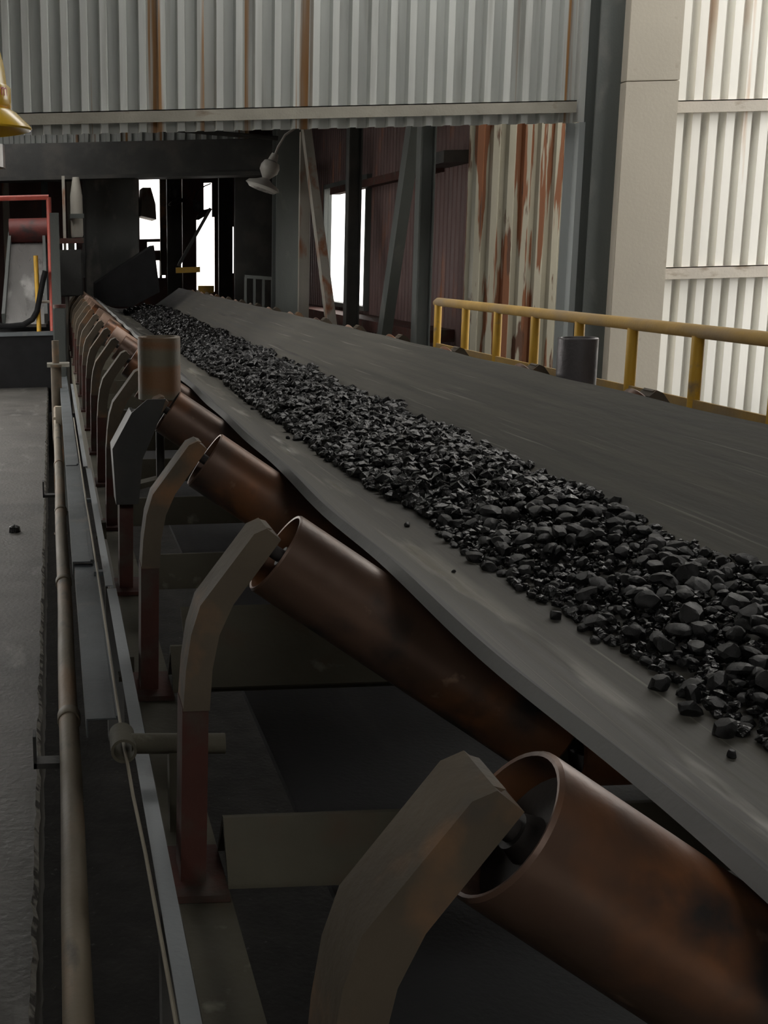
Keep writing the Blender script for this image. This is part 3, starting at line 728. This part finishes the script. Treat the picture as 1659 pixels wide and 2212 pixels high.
tag(MB().box((p.x - .06, 22.9, p.z - 1.2), (p.x + .06, 23.0, p.z + .9)).build('wooden_slat', M['bracket']), 'brown upright slat inside the far left bright opening', 'slat')
b = MB(); pts = [at(u, v, 22.3) for u, v in ((308, 405), (326, 405), (336, 440), (338, 474), (305, 466))]
b.prism([(q.x, q.z) for q in pts], 22.3, 23.3); tag(b.build('far_duct', M['steel_pale']), 'pale slanting duct end inside the far left bright opening', 'duct')

# ------------------------------------------------------------------ far left: raised landing with another slide
PY0 = 14.3; zpl = E - .87
structure(MB().box((-1.6, PY0, -.3), (.06, 17.1, zpl)).build('floor_landing', M['black']))  # black colour takes in the shade on the landing's unlit front
tag(MB().box((-1.6, PY0 - .03, zpl - .02), (.06, PY0 + .18, zpl + .02)).build('landing_nosing', M['steel_blue']), 'blue grey nosing along the front of the raised landing', 'edge')
sl = empty('slide_chute', (-.35, 15.2, zpl), 'worn shiny slide plate climbing behind the red guardrail', 'chute')
p0, p1, p2 = at(8, 700, 14.6), at(100, 700, 14.6), at(95, 520, 16.9)
p3 = at(22, 520, 16.9)
def quad_plate(b, P, t=.04):
    n = (P[1] - P[0]).cross(P[3] - P[0]).normalized() * t
    A = [b.bm.verts.new(v) for v in P]; B = [b.bm.verts.new(v - n) for v in P]
    b.bm.faces.new(A); b.bm.faces.new(B[::-1])
    for i in range(4): b.bm.faces.new((A[i], B[i], B[(i + 1) % 4], A[(i + 1) % 4]))
b = MB(); quad_plate(b, [p0, p1, p2, p3]); b.build('plate', M['slate'], sl)
for a, c2 in ((p0, p3), (p1, p2)):
    MB().bar(a + Vector((0, 0, .06)), c2 + Vector((0, 0, .06)), .04, .14).build('side_wall', M['steel_grey'], sl)
dr = MB().lathe([(0, 0), (0, .17), (.52, .17), (.52, 0)], at(20, 500, 16.9), (1, 0, 0), 26)
tag(dr.build('red_drum', M['red_dark']), 'dull red drum at the head of the slide plate', 'drum')
rg = empty('red_guardrail', (-.03, 14.5, zpl), 'red painted guardrail on the far left landing', 'guardrail')
pr_ = at(105, 426, 14.5); pe = at(105, 712, 14.5)
MB().tube([(-1.5, 14.5, pr_.z), (pr_.x, 14.5, pr_.z)], .03, 10).build('top_rail', M['red'], rg)
MB().tube([(pr_.x, 14.5, pr_.z), (pr_.x, 14.5, zpl)], .03, 10).build('post', M['red'], rg)
yp = empty('yellow_post', at(84, 708, 14.45), 'slim yellow post standing on the far left landing', 'post')
p, q = at(77, 552, 14.45), at(84, 700, 14.45)
MB().tube([p, q, (q.x, q.y, zpl)], .028, 10).build('pole', M['yellow'], yp)
MB().tube([at(82, 652, 14.45), at(108, 652, 14.5)], .016, 8).build('cross_bar', M['girt_pale'], yp)
tag(MB().tube([at(-25, 704, 14.42), at(20, 705, 14.42), at(50, 702, 14.42), at(70, 690, 14.42), at(80, 672, 14.42), at(92, 610, 14.42), at(98, 585, 14.42)], .035, 10).build('rubber_hose', M['black']), 'black rubber hose curving past the yellow post', 'hose')
for u, m, lab, v0 in ((10, M['steel_pale'], 'pale upright post at the left of the slide plate', 370), (95, M['steel_blue'], 'blue grey upright post right of the slide plate', 375), (150, M['steel_pale'], 'pale machine post left of the feed chute', 370), (118, M['steel_grey'], 'grey upright beside the red guardrail post', 500)):
    p = at(u, v0, 18.45 if u != 118 else 13.6); tag(MB().box((p.x - .05, p.y, -.85 if u > 110 else -.85), (p.x + .05, p.y + .06, p.z + (.1 if u != 118 else .2))).build('upright', m), lab, 'post', 'uprights around the far landing')
p, q = at(122, 515, 16.6), at(181, 525, 16.6)
tag(MB().box((p.x, 16.6, q.z), (q.x, 16.7, p.z)).build('machine_beam', M['redrust']), 'rust red horizontal beam left of the feed chute', 'beam')
p, q = at(122, 540, 16.4), at(181, 640, 16.4)
tag(MB().box((p.x, 16.4, q.z), (q.x, 16.9, p.z)).build('bearing_housing', M['steel_dark'], bevel=.02), 'dark bearing housing left of the feed chute foot', 'machine')

p, q = at(152, 382, 16.9), at(179, 512, 16.9)
mc = empty('machine_casing', (p.x, 17, q.z), 'pale lit machine casing left of the feed chute', 'machine')
MB().lathe([(0, 0), (0, (q.x - p.x) / 2), (.03, (q.x - p.x) / 2 + .01), (p.z - q.z - .25, (q.x - p.x) / 2 + .01), (p.z - q.z, (q.x - p.x) / 2 - .03), (p.z - q.z, 0)], ((p.x + q.x) / 2, 17.0, q.z), (0, 0, 1), 22).build('drum', M['steel_pale'], mc)
MB().box((p.x - .02, 16.85, q.z + .25), (q.x + .02, 17.1, q.z + .31)).build('clamp_band', M['steel_grey'], mc)
p, q = at(133, 380, 16.7), at(143, 512, 16.7)
tag(MB().box((p.x, 16.7, -.85), (q.x, 16.76, p.z)).build('machine_upright', M['steel_pale']), 'thin pale upright just left of the pale machine casing', 'post')
# ------------------------------------------------------------------ person with the yellow helmet
HX, HY = -.222, 2.2
pn = empty('person', (HX, HY, 0), 'person in dark workwear, facing the belt, wearing yellow safety helmet', 'person')
def skin(name, verts, edges, rads, m, sub=2, root=0):
    me = bpy.data.meshes.new(name); me.from_pydata([Vector(v) for v in verts], edges, []); o = bpy.data.objects.new(name, me); col.objects.link(o)
    md = o.modifiers.new('skin', 'SKIN'); sv = me.skin_vertices[0].data
    for i, r in enumerate(rads): sv[i].radius = r if isinstance(r, tuple) else (r, r); sv[i].use_root = (i == root)
    o.modifiers.new('sub', 'SUBSURF').levels = sub; o.modifiers['sub'].render_levels = sub
    dg = bpy.context.evaluated_depsgraph_get(); me2 = bpy.data.meshes.new_from_object(o.evaluated_get(dg))
    bpy.data.objects.remove(o); me2.name = name
    me2.materials.clear(); me2.materials.append(m); me2.polygons.foreach_set('use_smooth', [True] * len(me2.polygons))
    o = bpy.data.objects.new(name, me2); col.objects.link(o); o.parent = pn; o.location = -pn.location; return o
bx = HX - .085
V = [(bx, HY, .94), (bx, HY, 1.1), (bx - .01, HY, 1.28), (bx - .02, HY, 1.40), (bx, HY, 1.47), (HX - .03, HY, 1.535), (HX, HY, 1.62), (HX + .005, HY, 1.70),
     (bx - .02, HY - .17, 1.40), (bx - .03, HY - .225, 1.15), (bx - .02, HY - .235, .92), (bx - .02, HY - .235, .84),
     (bx - .02, HY + .17, 1.40), (bx - .03, HY + .225, 1.15), (bx - .02, HY + .235, .92), (bx - .02, HY + .235, .84),
     (bx, HY - .095, .86), (bx + .005, HY - .105, .49), (bx - .03, HY - .11, .10), (bx, HY + .095, .86), (bx + .005, HY + .105, .49), (bx - .03, HY + .11, .10)]
Ed = [(0, 1), (1, 2), (2, 3), (3, 4), (4, 5), (5, 6), (6, 7), (3, 8), (8, 9), (9, 10), (10, 11), (3, 12), (12, 13), (13, 14), (14, 15), (0, 16), (16, 17), (17, 18), (0, 19), (19, 20), (20, 21)]
Ra = [(.15, .115), (.14, .10), (.155, .11), (.14, .10), (.065, .06), (.055, .055), (.075, .085), (.07, .085), .062, .047, .034, .035, .062, .047, .034, .035, .092, .063, .047, .092, .063, .047]
body = skin('body', V, Ed, Ra, M['skin'])
me = body.data; me.materials.append(M['cloth'])
for p in me.polygons:
    z = p.center.z; side = abs(p.center.y - HY) > .188 and z > .76
    p.material_index = 1 if z < 1.465 and not (side and z < .90) else 0
for s in (-1, 1):
    by = HY + s * .11
    MB().lathe([(0, 0), (0, .052), (.02, .056), (.10, .055), (.17, .05), (.17, .0)], (bx - .03, by, 0), (0, 0, 1), 18).build('boot', M['boot'], pn)
    bm2 = MB(); bm2.lathe([(-.07, 0), (-.06, .035), (0, .05), (.08, .047), (.13, .035), (.15, 0)], (bx - .01, by, .04), (1, 0, 0), 16).build('boot', M['boot'], pn)
    hp_ = Vector((bx - .02, HY + s * .235, .86))
    hv = [hp_, hp_ + Vector((.005, 0, -.05)), hp_ + Vector((.01, 0, -.09))]; he = [(0, 1), (1, 2)]; hr = [(.022, .018), (.034, .016), (.034, .014)]
    for k in range(4):
        a = hp_ + Vector((-.022 + .018 * k, 0, -.095)); base = len(hv); ln = (.062, .072, .078, .068)[k]
        hv += [a, a + Vector((.002, -s * .006, -ln * .5)), a + Vector((.004, -s * .022, -ln))]; he += [(2, base), (base, base + 1), (base + 1, base + 2)]; hr += [.0095, .0088, .0075]
    base = len(hv); hv += [hp_ + Vector((.036, -s * .01, -.055)), hp_ + Vector((.046, -s * .016, -.09))]; he += [(1, base), (base, base + 1)]; hr += [.011, .009]
    skin('hand', hv, he, hr, M['skin'], 1)
# face
MB().lathe([(0, 0), (.006, .012), (.03, .013), (.045, .004), (.046, 0)], (HX + .082, HY, 1.60), (.5, 0, .86), 10).build('nose', M['skin'], pn)
for s in (-1, 1): MB().lathe([(0, 0), (.004, .03), (.012, .032), (.016, .02), (.012, 0)], (HX - .01, HY + s * .076, 1.625), (-.25, s, 0), 14).build('ear', M['skin'], pn)
MB().tube([(HX + .078, HY - .025, 1.568), (HX + .086, HY, 1.566), (HX + .078, HY + .025, 1.568)], .005, 8).build('mouth', M['redrust'], pn)
gl = MB()
pts = [(HX + .085 * math.cos(a) + .062, HY + .085 * math.sin(a)) for a in [R(-75 + 10 * k) for k in range(16)]]
for k in range(15):
    (xa, y_a), (xb, y_b) = pts[k], pts[k + 1]
    zz = [1.655, 1.69]; drop = .012 * abs(k - 7) / 7
    v = [gl.bm.verts.new(c) for c in ((xa, y_a, zz[0] + drop * .4), (xb, y_b, zz[0] + drop * .4), (xb, y_b, zz[1] + .005), (xa, y_a, zz[1] + .005))]
    w_ = [gl.bm.verts.new(c.co - Vector((.005, 0, 0))) for c in v]
    gl.bm.faces.new(v); gl.bm.faces.new(w_[::-1])
    for i in range(4): gl.bm.faces.new((v[i], w_[i], w_[(i + 1) % 4], v[(i + 1) % 4]))
g = gl.build('safety_glasses', M['goggle']); tag(g, 'clear wraparound safety glasses worn below the yellow helmet', 'glasses')
for s in (-1, 1): MB().bar((HX + .082, HY + s * .082, 1.69), (HX - .04, HY + s * .084, 1.685), .004, .008).build('temple', M['goggle'], g)
# helmet
hz = E + .215; ha, hb, hh = .132, .108, .172
hc = Vector((HX + .024, HY, hz + .016))
hel = empty('safety_helmet', hc, 'bright yellow hard hat with red print at left edge', 'helmet')
b = MB(); bm = b.bm; rows = []
for j in range(15):
    t = j / 14 * math.pi / 2
    rr_ = math.cos(t) ** .55; zz = math.sin(t) ** .9 * hh
    rows.append([bm.verts.new((hc.x + ha * rr_ * math.cos(a), hc.y + hb * rr_ * math.sin(a), hc.z + .018 + zz + (.006 * max(0, 1 - abs(math.sin(a)) * 5) if 2 < j < 14 else 0))) for a in [2 * math.pi * k / 48 for k in range(48)]] if j < 14 else [bm.verts.new((hc.x, hc.y, hc.z + .018 + hh + .006))])
for a, c2 in zip(rows, rows[1:]):
    for k in range(48):
        if len(c2) == 1: bm.faces.new((a[k], a[(k + 1) % 48], c2[0]))
        else: bm.faces.new((a[k], a[(k + 1) % 48], c2[(k + 1) % 48], c2[k]))
b.build('shell', M['helmet'], hel, smooth=60)
b = MB(); bm = b.bm; rows = []
for (e, dz) in ((-.004, .026), (.002, .024), (.012, .016), (.020, .006), (.030, -.006), (.032, -.010), (.030, -.013), (.020, -.002), (.0, .012), (-.004, .016)):
    rows.append([bm.verts.new((hc.x + (ha + e * (1 + .25 * max(0, math.cos(a)))) * math.cos(a), hc.y + (hb + e * .9) * math.sin(a), hc.z + dz)) for a in [2 * math.pi * k / 48 for k in range(48)]])
for a, c2 in zip(rows, rows[1:] + rows[:1]):
    for k in range(48): bm.faces.new((a[k], a[(k + 1) % 48], c2[(k + 1) % 48], c2[k]))
b.build('brim', M['helmet'], hel, smooth=60)
b = MB(); bm = b.bm; rows = []
for (e, dz) in ((.002, .024), (.005, .026), (.005, .058), (.001, .062)):
    rows.append([bm.verts.new((hc.x + (ha + e) * math.cos(a), hc.y + (hb + e) * math.sin(a), hc.z + dz)) for a in [2 * math.pi * k / 48 for k in range(48)]])
for a, c2 in zip(rows, rows[1:]):
    for k in range(48): bm.faces.new((a[k], a[(k + 1) % 48], c2[(k + 1) % 48], c2[k]))
b.build('band', M['helmet'], hel, smooth=60)
# red print wrapped round the shell
cu = bpy.data.curves.new('print', 'FONT'); cu.body = 'um'; cu.size = .030; cu.resolution_u = 3
to = bpy.data.objects.new('print', cu); col.objects.link(to)
tm = bpy.data.meshes.new_from_object(to.evaluated_get(bpy.context.evaluated_depsgraph_get())); bpy.data.objects.remove(to)
def wrap(me, phi0, z0):
    bmt = bmesh.new(); bmt.from_mesh(me); bmesh.ops.subdivide_edges(bmt, edges=bmt.edges, cuts=1)
    for v in bmt.verts:
        ph = phi0 + v.co.x / .12; z = z0 + v.co.y
        t = min(1, max(0, (z - .018) / hh)) ** (1 / .9); rr_ = math.cos(math.asin(t)) ** .55
        v.co = Vector((hc.x + (ha * rr_ + .0085) * math.cos(ph), hc.y + (hb * rr_ + .0085) * math.sin(ph), hc.z + z))
    m2 = bpy.data.meshes.new('red_print'); bmt.to_mesh(m2); bmt.free(); m2.materials.append(M['helmet_red'])
    o = bpy.data.objects.new('red_print', m2); col.objects.link(o); o.parent = hel; o.location = -hel.location
wrap(tm, R(-37), .041)
bmt = bmesh.new(); bmesh.ops.create_circle(bmt, cap_ends=True, segments=20, radius=.009); md = bpy.data.meshes.new('dot'); bmt.to_mesh(md); bmt.free()
wrap(md, R(-34), .084)

# ------------------------------------------------------------------ daylight
wd = bpy.data.worlds.new('overcast_sky'); bpy.context.scene.world = wd; wd.use_nodes = True
bg = wd.node_tree.nodes['Background']; bg.inputs[0].default_value = (1.0, .97, .92, 1); bg.inputs[1].default_value = 1.0
sc = bpy.context.scene
sc.view_settings.view_transform = 'Standard'; sc.view_settings.look = 'None'; sc.view_settings.gamma = 1
sc.view_settings.use_curve_mapping = False; sc.view_settings.exposure = 2.1
sc.cycles.use_denoising = True; sc.cycles.max_bounces = 8; sc.cycles.diffuse_bounces = 5
